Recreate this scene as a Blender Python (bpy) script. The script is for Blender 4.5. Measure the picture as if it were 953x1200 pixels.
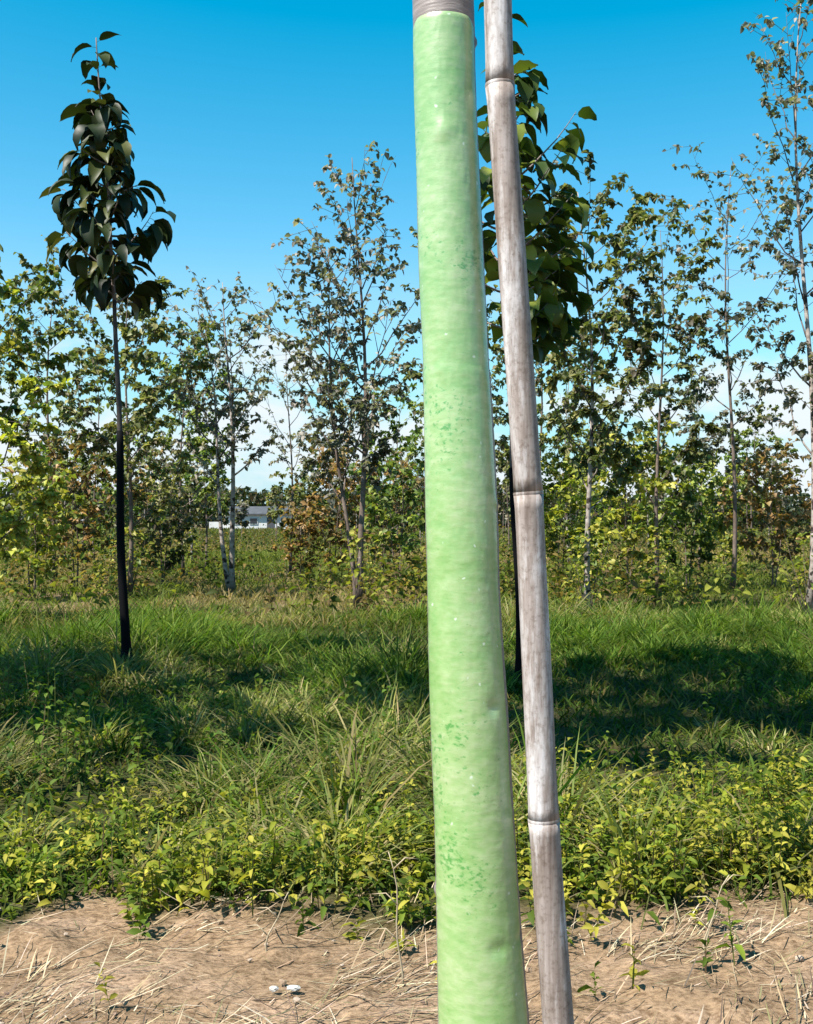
import bpy, math, random
import numpy as np
from mathutils import Vector, Matrix

for o in list(bpy.data.objects):
    bpy.data.objects.remove(o)
scene = bpy.context.scene
COL = scene.collection
R = math.radians

# ------------------------------------------------------------------ camera
CAM_H = 0.80          # crouching photographer
FPX = 1287.0          # focal length in photo pixels (953 x 1200)
HOR = 612.0           # horizon row
cam = bpy.data.cameras.new('camera')
cam.sensor_fit = 'VERTICAL'
cam.sensor_height = 36.0
cam.sensor_width = 36.0
cam.lens = 36.0 * FPX / 1200.0
cam.shift_y = (HOR - 600) / 1200.0     # level camera, horizon a little below the middle
cam.clip_start = 0.02
cam.clip_end = 3000.0
cam_o = bpy.data.objects.new('camera', cam)
COL.objects.link(cam_o)
cam_o.location = (0, 0, CAM_H)
cam_o.rotation_euler = (R(90), 0, 0)
scene.camera = cam_o

# ------------------------------------------------------------------ light
SUN_ELEV = R(56)
SUN_H = Vector((-0.80, -0.60, 0)).normalized()      # horizontal direction towards the sun (left, behind the camera)
sun_dir = Vector((SUN_H.x * math.cos(SUN_ELEV), SUN_H.y * math.cos(SUN_ELEV), math.sin(SUN_ELEV)))
sun = bpy.data.lights.new('sun', 'SUN')
sun.energy = 5.0
sun.angle = R(0.5)
sun.color = (1.0, 0.95, 0.87)
sun_o = bpy.data.objects.new('sun', sun)
COL.objects.link(sun_o)
sun_o.rotation_euler = (-sun_dir).to_track_quat('-Z', 'Y').to_euler()
sun_o.location = (-10, -10, 20)

world = bpy.data.worlds.new('World')
scene.world = world
world.use_nodes = True
wt = world.node_tree
wn, wl = wt.nodes, wt.links
wn.clear()
w_out = wn.new('ShaderNodeOutputWorld')
w_bg = wn.new('ShaderNodeBackground')
w_bg.inputs['Strength'].default_value = 0.064
sky = wn.new('ShaderNodeTexSky')
sky.sky_type = 'NISHITA'
sky.sun_disc = False
sky.sun_elevation = SUN_ELEV
sky.sun_rotation = math.atan2(SUN_H.x, SUN_H.y)
sky.air_density = 1.0
sky.dust_density = 0.3
sky.ozone_density = 1.6
hs = wn.new('ShaderNodeHueSaturation')
hs.inputs['Saturation'].default_value = 1.25
hs.inputs['Value'].default_value = 1.0
tint = wn.new('ShaderNodeMix'); tint.data_type = 'RGBA'; tint.blend_type = 'MULTIPLY'
tint.inputs[0].default_value = 1.0
tint.inputs[7].default_value = (1.0, 1.44, 1.28, 1)
wl.new(sky.outputs[0], hs.inputs['Color'])
# the photograph's deep cyan: a uniform grade that takes red out of the clear sky
s_rgb = wn.new('ShaderNodeSeparateColor'); c_rgb = wn.new('ShaderNodeCombineColor')
wl.new(hs.outputs[0], s_rgb.inputs[0])
rmap = wn.new('ShaderNodeMapRange')
rmap.inputs['From Min'].default_value = 0.68; rmap.inputs['From Max'].default_value = 1.68
rmap.inputs['To Min'].default_value = 0.0; rmap.inputs['To Max'].default_value = 1.9
wl.new(s_rgb.outputs[0], rmap.inputs['Value'])
wl.new(rmap.outputs[0], c_rgb.inputs[0]); wl.new(s_rgb.outputs[1], c_rgb.inputs[1]); wl.new(s_rgb.outputs[2], c_rgb.inputs[2])
wl.new(c_rgb.outputs[0], tint.inputs[6])
# low white cumulus near the horizon
tc = wn.new('ShaderNodeTexCoord')
mp = wn.new('ShaderNodeMapping')
mp.inputs['Scale'].default_value = (1, 1, 2.3)
mp.inputs['Location'].default_value = (0.93, 0.1, 1.88)
wl.new(tc.outputs['Generated'], mp.inputs[0])
nz = wn.new('ShaderNodeTexNoise')
nz.inputs['Scale'].default_value = 5.5
nz.inputs['Detail'].default_value = 7
nz.inputs['Roughness'].default_value = 0.55
wl.new(mp.outputs[0], nz.inputs['Vector'])
sx = wn.new('ShaderNodeSeparateXYZ')
wl.new(tc.outputs['Generated'], sx.inputs[0])
el = wn.new('ShaderNodeMapRange')
el.inputs['From Min'].default_value = 0.0
el.inputs['From Max'].default_value = 0.30
el.inputs['To Min'].default_value = 0.22
el.inputs['To Max'].default_value = -0.22
wl.new(sx.outputs['Z'], el.inputs['Value'])
add = wn.new('ShaderNodeMath'); add.operation = 'ADD'
wl.new(nz.outputs['Fac'], add.inputs[0]); wl.new(el.outputs[0], add.inputs[1])
cr = wn.new('ShaderNodeMapRange'); cr.interpolation_type = 'SMOOTHSTEP'
cr.inputs['From Min'].default_value = 0.52
cr.inputs['From Max'].default_value = 0.70
cr.inputs['To Min'].default_value = 0.0
cr.inputs['To Max'].default_value = 0.92
wl.new(add.outputs[0], cr.inputs['Value'])
cmix = wn.new('ShaderNodeMix'); cmix.data_type = 'RGBA'
cmix.inputs[7].default_value = (5.6, 6.0, 6.3, 1)
wl.new(cr.outputs[0], cmix.inputs[0])
hz_f = wn.new('ShaderNodeMapRange'); hz_f.interpolation_type = 'SMOOTHSTEP'
hz_f.inputs['From Min'].default_value = 0.0; hz_f.inputs['From Max'].default_value = 0.26
hz_f.inputs['To Min'].default_value = 0.90; hz_f.inputs['To Max'].default_value = 0.0
wl.new(sx.outputs['Z'], hz_f.inputs['Value'])
hz_m = wn.new('ShaderNodeMix'); hz_m.data_type = 'RGBA'
hz_m.inputs[7].default_value = (3.5, 4.55, 5.5, 1)      # pale air towards the horizon
wl.new(hz_f.outputs[0], hz_m.inputs[0]); wl.new(tint.outputs[2], hz_m.inputs[6])
wl.new(hz_m.outputs[2], cmix.inputs[6])
wl.new(cmix.outputs[2], w_bg.inputs['Color'])
wl.new(w_bg.outputs[0], w_out.inputs[0])

vs = scene.view_settings
vs.view_transform = 'Standard'
vs.look = 'None'
vs.exposure = 1.35
vs.gamma = 1.0
vs.use_curve_mapping = False

# ------------------------------------------------------------------ helpers
rng = np.random.default_rng(7)


def P(px, py, d):
    """A photo pixel at depth d (metres along +Y), used once to survey the place."""
    return Vector(((px - 476.5) / FPX * d, d, CAM_H - (py - HOR) / FPX * d))


def hash2(ix, iy, seed):
    h = (ix.astype(np.int64) * 374761393 + iy.astype(np.int64) * 668265263 + seed * 1442695041) & 0x7fffffff
    h = ((h ^ (h >> 13)) * 1274126177) & 0x7fffffff
    return ((h ^ (h >> 16)) & 0xffff) / 65535.0


def vnoise(x, y, seed=0):
    x = np.asarray(x, float); y = np.asarray(y, float)
    ix = np.floor(x); iy = np.floor(y)
    fx = x - ix; fy = y - iy
    fx = fx * fx * (3 - 2 * fx); fy = fy * fy * (3 - 2 * fy)
    ix = ix.astype(np.int64); iy = iy.astype(np.int64)
    a = hash2(ix, iy, seed); b = hash2(ix + 1, iy, seed)
    c = hash2(ix, iy + 1, seed); d = hash2(ix + 1, iy + 1, seed)
    return (a * (1 - fx) + b * fx) * (1 - fy) + (c * (1 - fx) + d * fx) * fy


def fbm(x, y, oct=4, seed=0):
    v = 0; a = 0.5; f = 1.0; s = 0
    for k in range(oct):
        v = v + a * vnoise(np.asarray(x) * f, np.asarray(y) * f, seed + k * 17)
        s += a; a *= 0.5; f *= 2.03
    return v / s


def soil_edge(x):
    """Depth at which the bare strip under the near row ends."""
    return 2.20 + 0.42 * (fbm(np.asarray(x) * 3.1 + 5, 0.5 + 0 * np.asarray(x), 3, 3) - 0.5) * 2


def gz(x, y):
    x = np.asarray(x, float); y = np.asarray(y, float)
    big = 0.10 * (fbm(x * 0.25, y * 0.25, 2, 11) - 0.5)
    mid = 0.055 * (fbm(x * 2.1, y * 2.1, 3, 12) - 0.5)
    fine = 0.016 * (fbm(x * 9, y * 14, 4, 13) - 0.5)
    near = np.clip((9 - y) / 6, 0, 1) * np.clip((9 - np.abs(x)) / 6, 0, 1)
    return near * (0.3 * big + mid + fine) + (1 - near) * big * 1.2 - 0.01


def gzf(x, y):
    return float(gz(np.array([x]), np.array([y]))[0])


def set_attr(me, cols):
    a = me.attributes.new('Col', 'FLOAT_COLOR', 'POINT')
    c = np.ones((len(me.vertices), 4), np.float32)
    c[:, :3] = cols
    a.data.foreach_set('color', c.ravel())


def np_mesh(name, V, F, mat, cols=None, smooth=False):
    """One mesh from a vertex array and an (m,k) face array."""
    me = bpy.data.meshes.new(name)
    V = np.asarray(V, np.float32); F = np.asarray(F, np.int32)
    m, k = F.shape
    me.vertices.add(len(V)); me.vertices.foreach_set('co', V.ravel())
    me.loops.add(m * k); me.loops.foreach_set('vertex_index', F.ravel())
    me.polygons.add(m)
    me.polygons.foreach_set('loop_start', np.arange(0, m * k, k, dtype=np.int32))
    me.polygons.foreach_set('loop_total', np.full(m, k, np.int32))
    if smooth:
        me.polygons.foreach_set('use_smooth', np.ones(m, bool))
    me.update(calc_edges=True)
    if cols is not None:
        set_attr(me, cols)
    me.materials.append(mat)
    return me


def link(name, me, parent=None):
    o = bpy.data.objects.new(name, me)
    COL.objects.link(o)
    if parent is not None:
        o.parent = parent
    return o


def tag(o, label, cat=None, group=None, kind=None):
    if label: o['label'] = label
    if cat: o['category'] = cat
    if group: o['group'] = group
    if kind: o['kind'] = kind
    return o


def empty(name, loc, label, cat, group=None):
    o = bpy.data.objects.new(name, None)
    o.empty_display_size = 0.1
    COL.objects.link(o)
    o.location = loc
    return tag(o, label, cat, group)


class MB:
    """Collects quads/tris for one small mesh."""
    def __init__(self):
        self.v = []; self.f = []

    def tube(self, pts, rad, n=8, cap=True):
        pts = [Vector(p) for p in pts]
        base = len(self.v)
        ref = Vector((0.31, 0.9, 0.2)).normalized()
        k = len(pts)
        for i, p in enumerate(pts):
            t = (pts[min(i + 1, k - 1)] - pts[max(i - 1, 0)])
            if t.length < 1e-9: t = Vector((0, 0, 1))
            t.normalize()
            a = t.cross(ref)
            if a.length < 1e-3: a = t.cross(Vector((1, 0, 0)))
            a.normalize(); b = t.cross(a)
            for j in range(n):
                an = 2 * math.pi * j / n
                self.v.append(p + (a * math.cos(an) + b * math.sin(an)) * rad[i])
        for i in range(k - 1):
            for j in range(n):
                q = base + i * n
                self.f.append((q + j, q + (j + 1) % n, q + n + (j + 1) % n, q + n + j))
        if cap:
            self.f.append(tuple(base + (k - 1) * n + j for j in range(n)))
            self.f.append(tuple(base + j for j in reversed(range(n))))

    def box(self, lo, hi):
        b = len(self.v)
        for z in (lo[2], hi[2]):
            for x, y in ((lo[0], lo[1]), (hi[0], lo[1]), (hi[0], hi[1]), (lo[0], hi[1])):
                self.v.append((x, y, z))
        for f in ((3, 2, 1, 0), (4, 5, 6, 7), (0, 1, 5, 4), (1, 2, 6, 5), (2, 3, 7, 6), (3, 0, 4, 7)):
            self.f.append(tuple(b + i for i in f))

    def build(self, name, mat, parent=None, smooth=True):
        me = bpy.data.meshes.new(name)
        me.from_pydata([tuple(v) for v in self.v], [], self.f)
        if smooth:
            me.polygons.foreach_set('use_smooth', np.ones(len(me.polygons), bool))
        me.materials.append(mat)
        return link(name, me, parent)


# ------------------------------------------------------------------ materials
def new_mat(name):
    m = bpy.data.materials.new(name)
    m.use_nodes = True
    nt = m.node_tree
    nt.nodes.clear()
    out = nt.nodes.new('ShaderNodeOutputMaterial')
    return m, nt, nt.nodes, nt.links, out


def N(nodes, typ, **kw):
    n = nodes.new(typ)
    for k, v in kw.items():
        if k in n.inputs: n.inputs[k].default_value = v
        else: setattr(n, k, v)
    return n


def ramp(nodes, stops, interp='LINEAR'):
    r = nodes.new('ShaderNodeValToRGB')
    r.color_ramp.interpolation = interp
    e = r.color_ramp.elements
    while len(e) < len(stops): e.new(0.5)
    for i, (p, c) in enumerate(stops):
        e[i].position = p
        e[i].color = (c[0], c[1], c[2], 1) if not isinstance(c, (int, float)) else (c, c, c, 1)
    return r


def mixc(nodes, links, fac, a, b, blend='MIX'):
    m = nodes.new('ShaderNodeMix'); m.data_type = 'RGBA'; m.blend_type = blend
    for sock, val in ((0, fac), (6, a), (7, b)):
        if hasattr(val, 'is_linked') or isinstance(val, bpy.types.NodeSocket): links.new(val, m.inputs[sock])
        elif sock == 0: m.inputs[0].default_value = val
        else: m.inputs[sock].default_value = (*val, 1)
    return m.outputs[2]


ALB = 0.62       # one grade for all surface colours, to sit with the exposure


def alb(nodes, links, sock, k=1.0):
    return mixc(nodes, links, 1.0, sock, (ALB * k,) * 3, 'MULTIPLY')


def leaf_material(name, source, trans=0.32, rough=0.45, spec=0.4):
    """source: 'Col' attribute name, or a list of ramp stops driven by the object's random value."""
    m, nt, n, l, out = new_mat(name)
    if isinstance(source, str):
        at = N(n, 'ShaderNodeAttribute', attribute_name=source)
        col = at.outputs['Color']
    else:
        oi = n.new('ShaderNodeObjectInfo')
        r = ramp(n, source)
        l.new(oi.outputs['Random'], r.inputs[0])
        col = r.outputs[0]
    bs = N(n, 'ShaderNodeBsdfPrincipled', Roughness=rough)
    bs.inputs['Specular IOR Level'].default_value = spec
    tr = n.new('ShaderNodeBsdfTranslucent')
    col = alb(n, l, col)
    bright = mixc(n, l, 1.0, col, (1.5, 1.6, 0.7), 'MULTIPLY')
    l.new(col, bs.inputs['Base Color'])
    l.new(bright, tr.inputs['Color'])
    ms = N(n, 'ShaderNodeMixShader', Fac=trans)
    l.new(bs.outputs[0], ms.inputs[1]); l.new(tr.outputs[0], ms.inputs[2])
    l.new(ms.outputs[0], out.inputs[0])
    return m


def attr_material(name, rough=0.8, spec=0.2):
    m, nt, n, l, out = new_mat(name)
    at = N(n, 'ShaderNodeAttribute', attribute_name='Col')
    bs = N(n, 'ShaderNodeBsdfPrincipled', Roughness=rough)
    bs.inputs['Specular IOR Level'].default_value = spec
    l.new(alb(n, l, at.outputs['Color']), bs.inputs['Base Color'])
    l.new(bs.outputs[0], out.inputs[0])
    return m


def bark_material(name, dark, light, scale=(30, 30, 90), rough=0.7, spec=0.3, bump=0.3, specks=None):
    m, nt, n, l, out = new_mat(name)
    tcn = n.new('ShaderNodeTexCoord')
    mpn = n.new('ShaderNodeMapping'); mpn.inputs['Scale'].default_value = scale
    l.new(tcn.outputs['Object'], mpn.inputs[0])
    nz1 = N(n, 'ShaderNodeTexNoise', Scale=1.0, Detail=6.0, Roughness=0.65)
    l.new(mpn.outputs[0], nz1.inputs['Vector'])
    r = ramp(n, [(0.3, dark), (0.7, light)])
    l.new(nz1.outputs['Fac'], r.inputs[0])
    col = r.outputs[0]
    if specks:
        v = N(n, 'ShaderNodeTexNoise', Scale=specks[1], Detail=3.0)
        l.new(tcn.outputs['Object'], v.inputs['Vector'])
        r2 = ramp(n, [(specks[2], 0.0), (specks[2] + 0.05, 1.0)])
        l.new(v.outputs['Fac'], r2.inputs[0])
        col = mixc(n, l, r2.outputs[0], col, specks[0])
    bs = N(n, 'ShaderNodeBsdfPrincipled', Roughness=rough)
    bs.inputs['Specular IOR Level'].default_value = spec
    l.new(alb(n, l, col), bs.inputs['Base Color'])
    b = N(n, 'ShaderNodeBump', Strength=bump, Distance=0.004)
    l.new(nz1.outputs['Fac'], b.inputs['Height'])
    l.new(b.outputs[0], bs.inputs['Normal'])
    l.new(bs.outputs[0], out.inputs[0])
    return m


# ground: bare soil strip under the near row, weedy soil beyond
def ground_material():
    m, nt, n, l, out = new_mat('ground_soil')
    tcn = n.new('ShaderNodeTexCoord')
    at = N(n, 'ShaderNodeAttribute', attribute_name='Col')     # r = share of bare soil
    n1 = N(n, 'ShaderNodeTexNoise', Scale=3.2, Detail=6.0, Roughness=0.6)
    n2 = N(n, 'ShaderNodeTexNoise', Scale=70.0, Detail=7.0, Roughness=0.7)
    n3 = N(n, 'ShaderNodeTexNoise', Scale=0.35, Detail=4.0, Roughness=0.6)
    mpn = n.new('ShaderNodeMapping'); mpn.inputs['Scale'].default_value = (1, 1.6, 1)
    l.new(tcn.outputs['Object'], mpn.inputs[0])
    for q in (n1, n2): l.new(mpn.outputs[0], q.inputs['Vector'])
    l.new(tcn.outputs['Object'], n3.inputs['Vector'])
    r1 = ramp(n, [(0.28, (0.25, 0.165, 0.095)), (0.5, (0.42, 0.285, 0.175)), (0.72, (0.56, 0.39, 0.27))])
    l.new(n1.outputs['Fac'], r1.inputs[0])
    r2 = ramp(n, [(0.36, (0.42, 0.38, 0.33)), (0.54, (1.0, 1.0, 1.0)), (0.72, (1.35, 1.28, 1.2))])
    l.new(n2.outputs['Fac'], r2.inputs[0])
    soil = mixc(n, l, 1.0, r1.outputs[0], r2.outputs[0], 'MULTIPLY')
    r3 = ramp(n, [(0.36, (0.04, 0.05, 0.016)), (0.5, (0.075, 0.08, 0.025)), (0.64, (0.15, 0.11, 0.05))])
    l.new(n3.outputs['Fac'], r3.inputs[0])
    weedy = mixc(n, l, 1.0, r3.outputs[0], r2.outputs[0], 'MULTIPLY')
    sepc = n.new('ShaderNodeSeparateColor')
    l.new(at.outputs['Color'], sepc.inputs[0])
    col = mixc(n, l, sepc.outputs[0], weedy, soil)
    bs = N(n, 'ShaderNodeBsdfPrincipled', Roughness=0.95)
    bs.inputs['Specular IOR Level'].default_value = 0.1
    l.new(alb(n, l, col), bs.inputs['Base Color'])
    b = N(n, 'ShaderNodeBump', Strength=0.8, Distance=0.012)
    l.new(n2.outputs['Fac'], b.inputs['Height'])
    l.new(b.outputs[0], bs.inputs['Normal'])
    l.new(bs.outputs[0], out.inputs[0])
    return m


def green_coat_material():
    """Flat pale green coat over smooth bark: short horizontal lenticels, darker flecks, white specks."""
    m, nt, n, l, out = new_mat('green_coat')
    tcn = n.new('ShaderNodeTexCoord')
    mpn = n.new('ShaderNodeMapping'); mpn.inputs['Scale'].default_value = (62, 62, 150)
    l.new(tcn.outputs['Object'], mpn.inputs[0])
    st = N(n, 'ShaderNodeTexNoise', Scale=1.0, Detail=5.0, Roughness=0.6)
    l.new(mpn.outputs[0], st.inputs['Vector'])
    r = ramp(n, [(0.25, (0.26, 0.49, 0.155)), (0.48, (0.37, 0.57, 0.23)), (0.72, (0.50, 0.64, 0.34))])
    l.new(st.outputs['Fac'], r.inputs[0])
    big = N(n, 'ShaderNodeTexNoise', Scale=14.0, Detail=4.0)
    l.new(tcn.outputs['Object'], big.inputs['Vector'])
    rb = ramp(n, [(0.35, (0.80, 0.92, 0.74)), (0.65, (1.08, 1.03, 1.06))])
    l.new(big.outputs['Fac'], rb.inputs[0])
    col = mixc(n, l, 1.0, r.outputs[0], rb.outputs[0], 'MULTIPLY')
    # dark moss-green flecks, in patches
    mp2 = n.new('ShaderNodeMapping'); mp2.inputs['Scale'].default_value = (170, 170, 260)
    l.new(tcn.outputs['Object'], mp2.inputs[0])
    fl = N(n, 'ShaderNodeTexNoise', Scale=1.0, Detail=4.0, Roughness=0.6)
    l.new(mp2.outputs[0], fl.inputs['Vector'])
    pt = N(n, 'ShaderNodeTexNoise', Scale=9.0, Detail=2.0)
    l.new(tcn.outputs['Object'], pt.inputs['Vector'])
    ad = N(n, 'ShaderNodeMath', operation='ADD')
    l.new(fl.outputs['Fac'], ad.inputs[0]); l.new(pt.outputs['Fac'], ad.inputs[1])
    rf = ramp(n, [(0.58, 0.0), (0.64, 0.85)])
    hl = N(n, 'ShaderNodeMath', operation='MULTIPLY'); hl.inputs[1].default_value = 0.5
    l.new(ad.outputs[0], hl.inputs[0]); l.new(hl.outputs[0], rf.inputs[0])
    col = mixc(n, l, rf.outputs[0], col, (0.055, 0.33, 0.05))
    # small white specks
    vo = N(n, 'ShaderNodeTexVoronoi', Scale=85.0)
    dn = N(n, 'ShaderNodeTexNoise', Scale=160.0, Detail=2.0)
    l.new(tcn.outputs['Object'], dn.inputs['Vector'])
    dm = n.new('ShaderNodeVectorMath'); dm.operation = 'MULTIPLY_ADD'
    dm.inputs[1].default_value = (0.006, 0.006, 0.006)
    l.new(dn.outputs['Color'], dm.inputs[0]); l.new(tcn.outputs['Object'], dm.inputs[2])
    l.new(dm.outputs[0], vo.inputs['Vector'])
    wn_ = N(n, 'ShaderNodeTexWhiteNoise')
    l.new(vo.outputs['Position'], wn_.inputs['Vector'])
    gt = N(n, 'ShaderNodeMath', operation='GREATER_THAN'); gt.inputs[1].default_value = 0.74
    l.new(wn_.outputs['Value'], gt.inputs[0])
    rs = ramp(n, [(0.06, 1.0), (0.15, 0.0)])
    l.new(vo.outputs['Distance'], rs.inputs[0])
    mu = N(n, 'ShaderNodeMath', operation='MULTIPLY')
    l.new(gt.outputs[0], mu.inputs[0]); l.new(rs.outputs[0], mu.inputs[1])
    col = mixc(n, l, mu.outputs[0], col, (0.72, 0.86, 0.66))
    bs = N(n, 'ShaderNodeBsdfPrincipled', Roughness=0.38)
    bs.inputs['Specular IOR Level'].default_value = 1.0
    bs.inputs['Coat Weight'].default_value = 0.7
    bs.inputs['Coat Roughness'].default_value = 0.24
    l.new(alb(n, l, col), bs.inputs['Base Color'])
    b = N(n, 'ShaderNodeBump', Strength=0.16, Distance=0.002)
    l.new(st.outputs['Fac'], b.inputs['Height'])
    l.new(b.outputs[0], bs.inputs['Normal'])
    l.new(bs.outputs[0], out.inputs[0])
    return m


def bamboo_material():
    m, nt, n, l, out = new_mat('weathered_bamboo')
    tcn = n.new('ShaderNodeTexCoord')
    mpn = n.new('ShaderNodeMapping'); mpn.inputs['Scale'].default_value = (150, 150, 9)
    l.new(tcn.outputs['Object'], mpn.inputs[0])
    st = N(n, 'ShaderNodeTexNoise', Scale=1.0, Detail=6.0, Roughness=0.6)
    l.new(mpn.outputs[0], st.inputs['Vector'])
    r = ramp(n, [(0.28, (0.17, 0.125, 0.105)), (0.5, (0.33, 0.27, 0.24)), (0.72, (0.50, 0.44, 0.42))])
    l.new(st.outputs['Fac'], r.inputs[0])
    # chalky white bloom in long patches
    mp2 = n.new('ShaderNodeMapping'); mp2.inputs['Scale'].default_value = (32, 32, 5.0)
    mp2.inputs['Location'].default_value = (0.3, 0.2, 1.05)
    l.new(tcn.outputs['Object'], mp2.inputs[0])
    bl = N(n, 'ShaderNodeTexNoise', Scale=1.0, Detail=8.0, Roughness=0.7)
    l.new(mp2.outputs[0], bl.inputs['Vector'])
    rb = ramp(n, [(0.47, 0.0), (0.62, 0.85)])
    l.new(bl.outputs['Fac'], rb.inputs[0])
    col = mixc(n, l, rb.outputs[0], r.outputs[0], (0.86, 0.84, 0.86))
    gr = N(n, 'ShaderNodeTexNoise', Scale=190.0, Detail=5.0, Roughness=0.7)
    l.new(tcn.outputs['Object'], gr.inputs['Vector'])
    rg2 = ramp(n, [(0.30, (0.62, 0.56, 0.52)), (0.48, (1.0, 1.0, 1.0)), (0.75, (1.12, 1.1, 1.1))])
    l.new(gr.outputs['Fac'], rg2.inputs[0])
    col = mixc(n, l, 1.0, col, rg2.outputs[0], 'MULTIPLY')
    bs = N(n, 'ShaderNodeBsdfPrincipled', Roughness=0.62)
    bs.inputs['Specular IOR Level'].default_value = 0.3
    l.new(alb(n, l, col), bs.inputs['Base Color'])
    b = N(n, 'ShaderNodeBump', Strength=0.3, Distance=0.001)
    l.new(st.outputs['Fac'], b.inputs['Height'])
    l.new(b.outputs[0], bs.inputs['Normal'])
    l.new(bs.outputs[0], out.inputs[0])
    return m


def plain_material(name, col, rough=0.7, spec=0.3, var=0.25, scale=8.0):
    m, nt, n, l, out = new_mat(name)
    tcn = n.new('ShaderNodeTexCoord')
    nz1 = N(n, 'ShaderNodeTexNoise', Scale=scale, Detail=5.0)
    l.new(tcn.outputs['Object'], nz1.inputs['Vector'])
    r = ramp(n, [(0.3, tuple(c * (1 - var) for c in col)), (0.7, tuple(min(1, c * (1 + var)) for c in col))])
    l.new(nz1.outputs['Fac'], r.inputs[0])
    bs = N(n, 'ShaderNodeBsdfPrincipled', Roughness=rough)
    bs.inputs['Specular IOR Level'].default_value = spec
    l.new(alb(n, l, r.outputs[0]), bs.inputs['Base Color'])
    l.new(bs.outputs[0], out.inputs[0])
    return m


M = {}
M['ground'] = ground_material()
M['coat'] = green_coat_material()
M['bamboo'] = bamboo_material()
M['grey_bark'] = bark_material('grey_bark', (0.22, 0.18, 0.17), (0.42, 0.36, 0.34), (26, 26, 210), 0.5, 0.4)
M['dark_bark'] = bark_material('dark_bark', (0.035, 0.03, 0.028), (0.12, 0.095, 0.085), (40, 40, 30))
M['stem_bark'] = bark_material('stem_bark', (0.16, 0.12, 0.11), (0.34, 0.28, 0.26), (60, 60, 20))
M['lower_black'] = plain_material('black_lower_trunk', (0.005, 0.005, 0.006), 0.8, 0.08)
M['birch_bark'] = bark_material('birch_bark', (0.22, 0.17, 0.14), (0.62, 0.54, 0.48), (9, 9, 22), 0.75, 0.2, 0.3,
                                ((0.05, 0.035, 0.03), 16.0, 0.54))
M['brown_bark'] = bark_material('brown_bark', (0.10, 0.07, 0.055), (0.30, 0.23, 0.19), (14, 14, 10), 0.8, 0.2, 0.5,
                                ((0.5, 0.42, 0.38), 11.0, 0.64))
M['twig'] = bark_material('twig_bark', (0.07, 0.055, 0.05), (0.20, 0.16, 0.14), (20, 20, 20))
M['big_leaf'] = leaf_material('backlit_tone_leaf', [(0.0, (0.010, 0.020, 0.006)), (0.45, (0.022, 0.038, 0.010)),
                                              (0.8, (0.060, 0.080, 0.018)), (1.0, (0.13, 0.13, 0.035))], 0.14, 0.48, 0.2)  # dark copy: the backlit look is put into the leaf colour
M['big_leaf_lit'] = leaf_material('sunlit_tone_leaf', [(0.0, (0.022, 0.045, 0.010)), (0.45, (0.060, 0.105, 0.018)),
                                                 (0.8, (0.14, 0.19, 0.035)), (1.0, (0.34, 0.38, 0.06))], 0.24, 0.48, 0.25)  # brighter copy: the sunlit look is put into the leaf colour
M['leaves'] = leaf_material('small_leaves', 'Col', 0.34, 0.5, 0.3)
M['grass'] = leaf_material('grass_blades', 'Col', 0.38, 0.6, 0.10)
M['weed'] = leaf_material('weed_leaves', 'Col', 0.38, 0.6, 0.12)
M['straw'] = attr_material('straw', 0.7, 0.3)
M['stone'] = attr_material('stone', 0.9, 0.2)

# ------------------------------------------------------------------ ground
def axis_pts(lo, hi, step, far_lo, far_hi, g):
    a = list(np.arange(lo, hi + 1e-6, step))
    s = step
    while a[-1] < far_hi:
        s *= g; a.append(a[-1] + s)
    s = step
    while a[0] > far_lo:
        s *= g; a.insert(0, a[0] - s)
    return np.array(a)

gx = axis_pts(-1.7, 1.7, 0.014, -900, 900, 1.10)
gy = axis_pts(1.2, 2.8, 0.012, -60, 1500, 1.07)
XX, YY = np.meshgrid(gx, gy)
ZZ = gz(XX, YY)
edge = soil_edge(XX)
soil = np.clip((edge + 0.16 - YY) / 0.25 + 0.5, 0, 1)
clod = (fbm(XX * 30, YY * 30, 3, 40) - 0.5) * 0.014 + np.maximum(fbm(XX * 12, YY * 15, 2, 41) - 0.64, 0) * 0.06
ZZ = ZZ + clod * soil * np.clip((6 - np.abs(XX)) / 3, 0, 1) * (YY > -3)
nxp, nyp = len(gx), len(gy)
V = np.stack([XX.ravel(), YY.ravel(), ZZ.ravel()], 1)
ii = (np.arange(nyp - 1)[:, None] * nxp + np.arange(nxp - 1)[None, :]).ravel()
F = np.stack([ii, ii + 1, ii + nxp + 1, ii + nxp], 1)
# dry patches also lie between the rows further off
dry = np.clip((fbm(XX * 0.9 + 3, YY * 0.45, 3, 50) - 0.52) * 6, 0, 0.7) * (YY > 6)
cols = np.zeros((V.shape[0], 3)); cols[:, 0] = np.maximum(soil, dry).ravel()
g_me = np_mesh('ground', V, F, M['ground'], cols, True)
tag(link('ground', g_me), 'bare tan soil strip and weedy nursery field running to the horizon', 'ground', kind='structure')

# ------------------------------------------------------------------ near tree with the green coat
D0 = 1.04
TR = [(-900, 476, 58), (-500, 492, 64), (0, 520, 72), (100, 521, 72.5), (200, 525, 74), (300, 528.5, 77), (435, 535, 77), (500, 538, 80),
      (600, 541, 84), (700, 543.5, 83), (760, 546, 87), (850, 550.5, 91), (960, 556, 92), (1060, 560, 96),
      (1130, 563.5, 101), (1200, 567, 106), (1350, 574, 117), (1480, 580, 135), (1580, 584, 170), (1640, 586, 215)]
tr_py = np.array([t[0] for t in TR], float)


def trunk_at(z):
    py = HOR + (CAM_H - z) / D0 * FPX
    cx = (np.interp(py, tr_py, [t[1] for t in TR]) - 476.5) / FPX * D0
    r = np.interp(py, tr_py, [t[2] for t in TR]) / 2 / FPX * D0
    return cx, r


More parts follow.
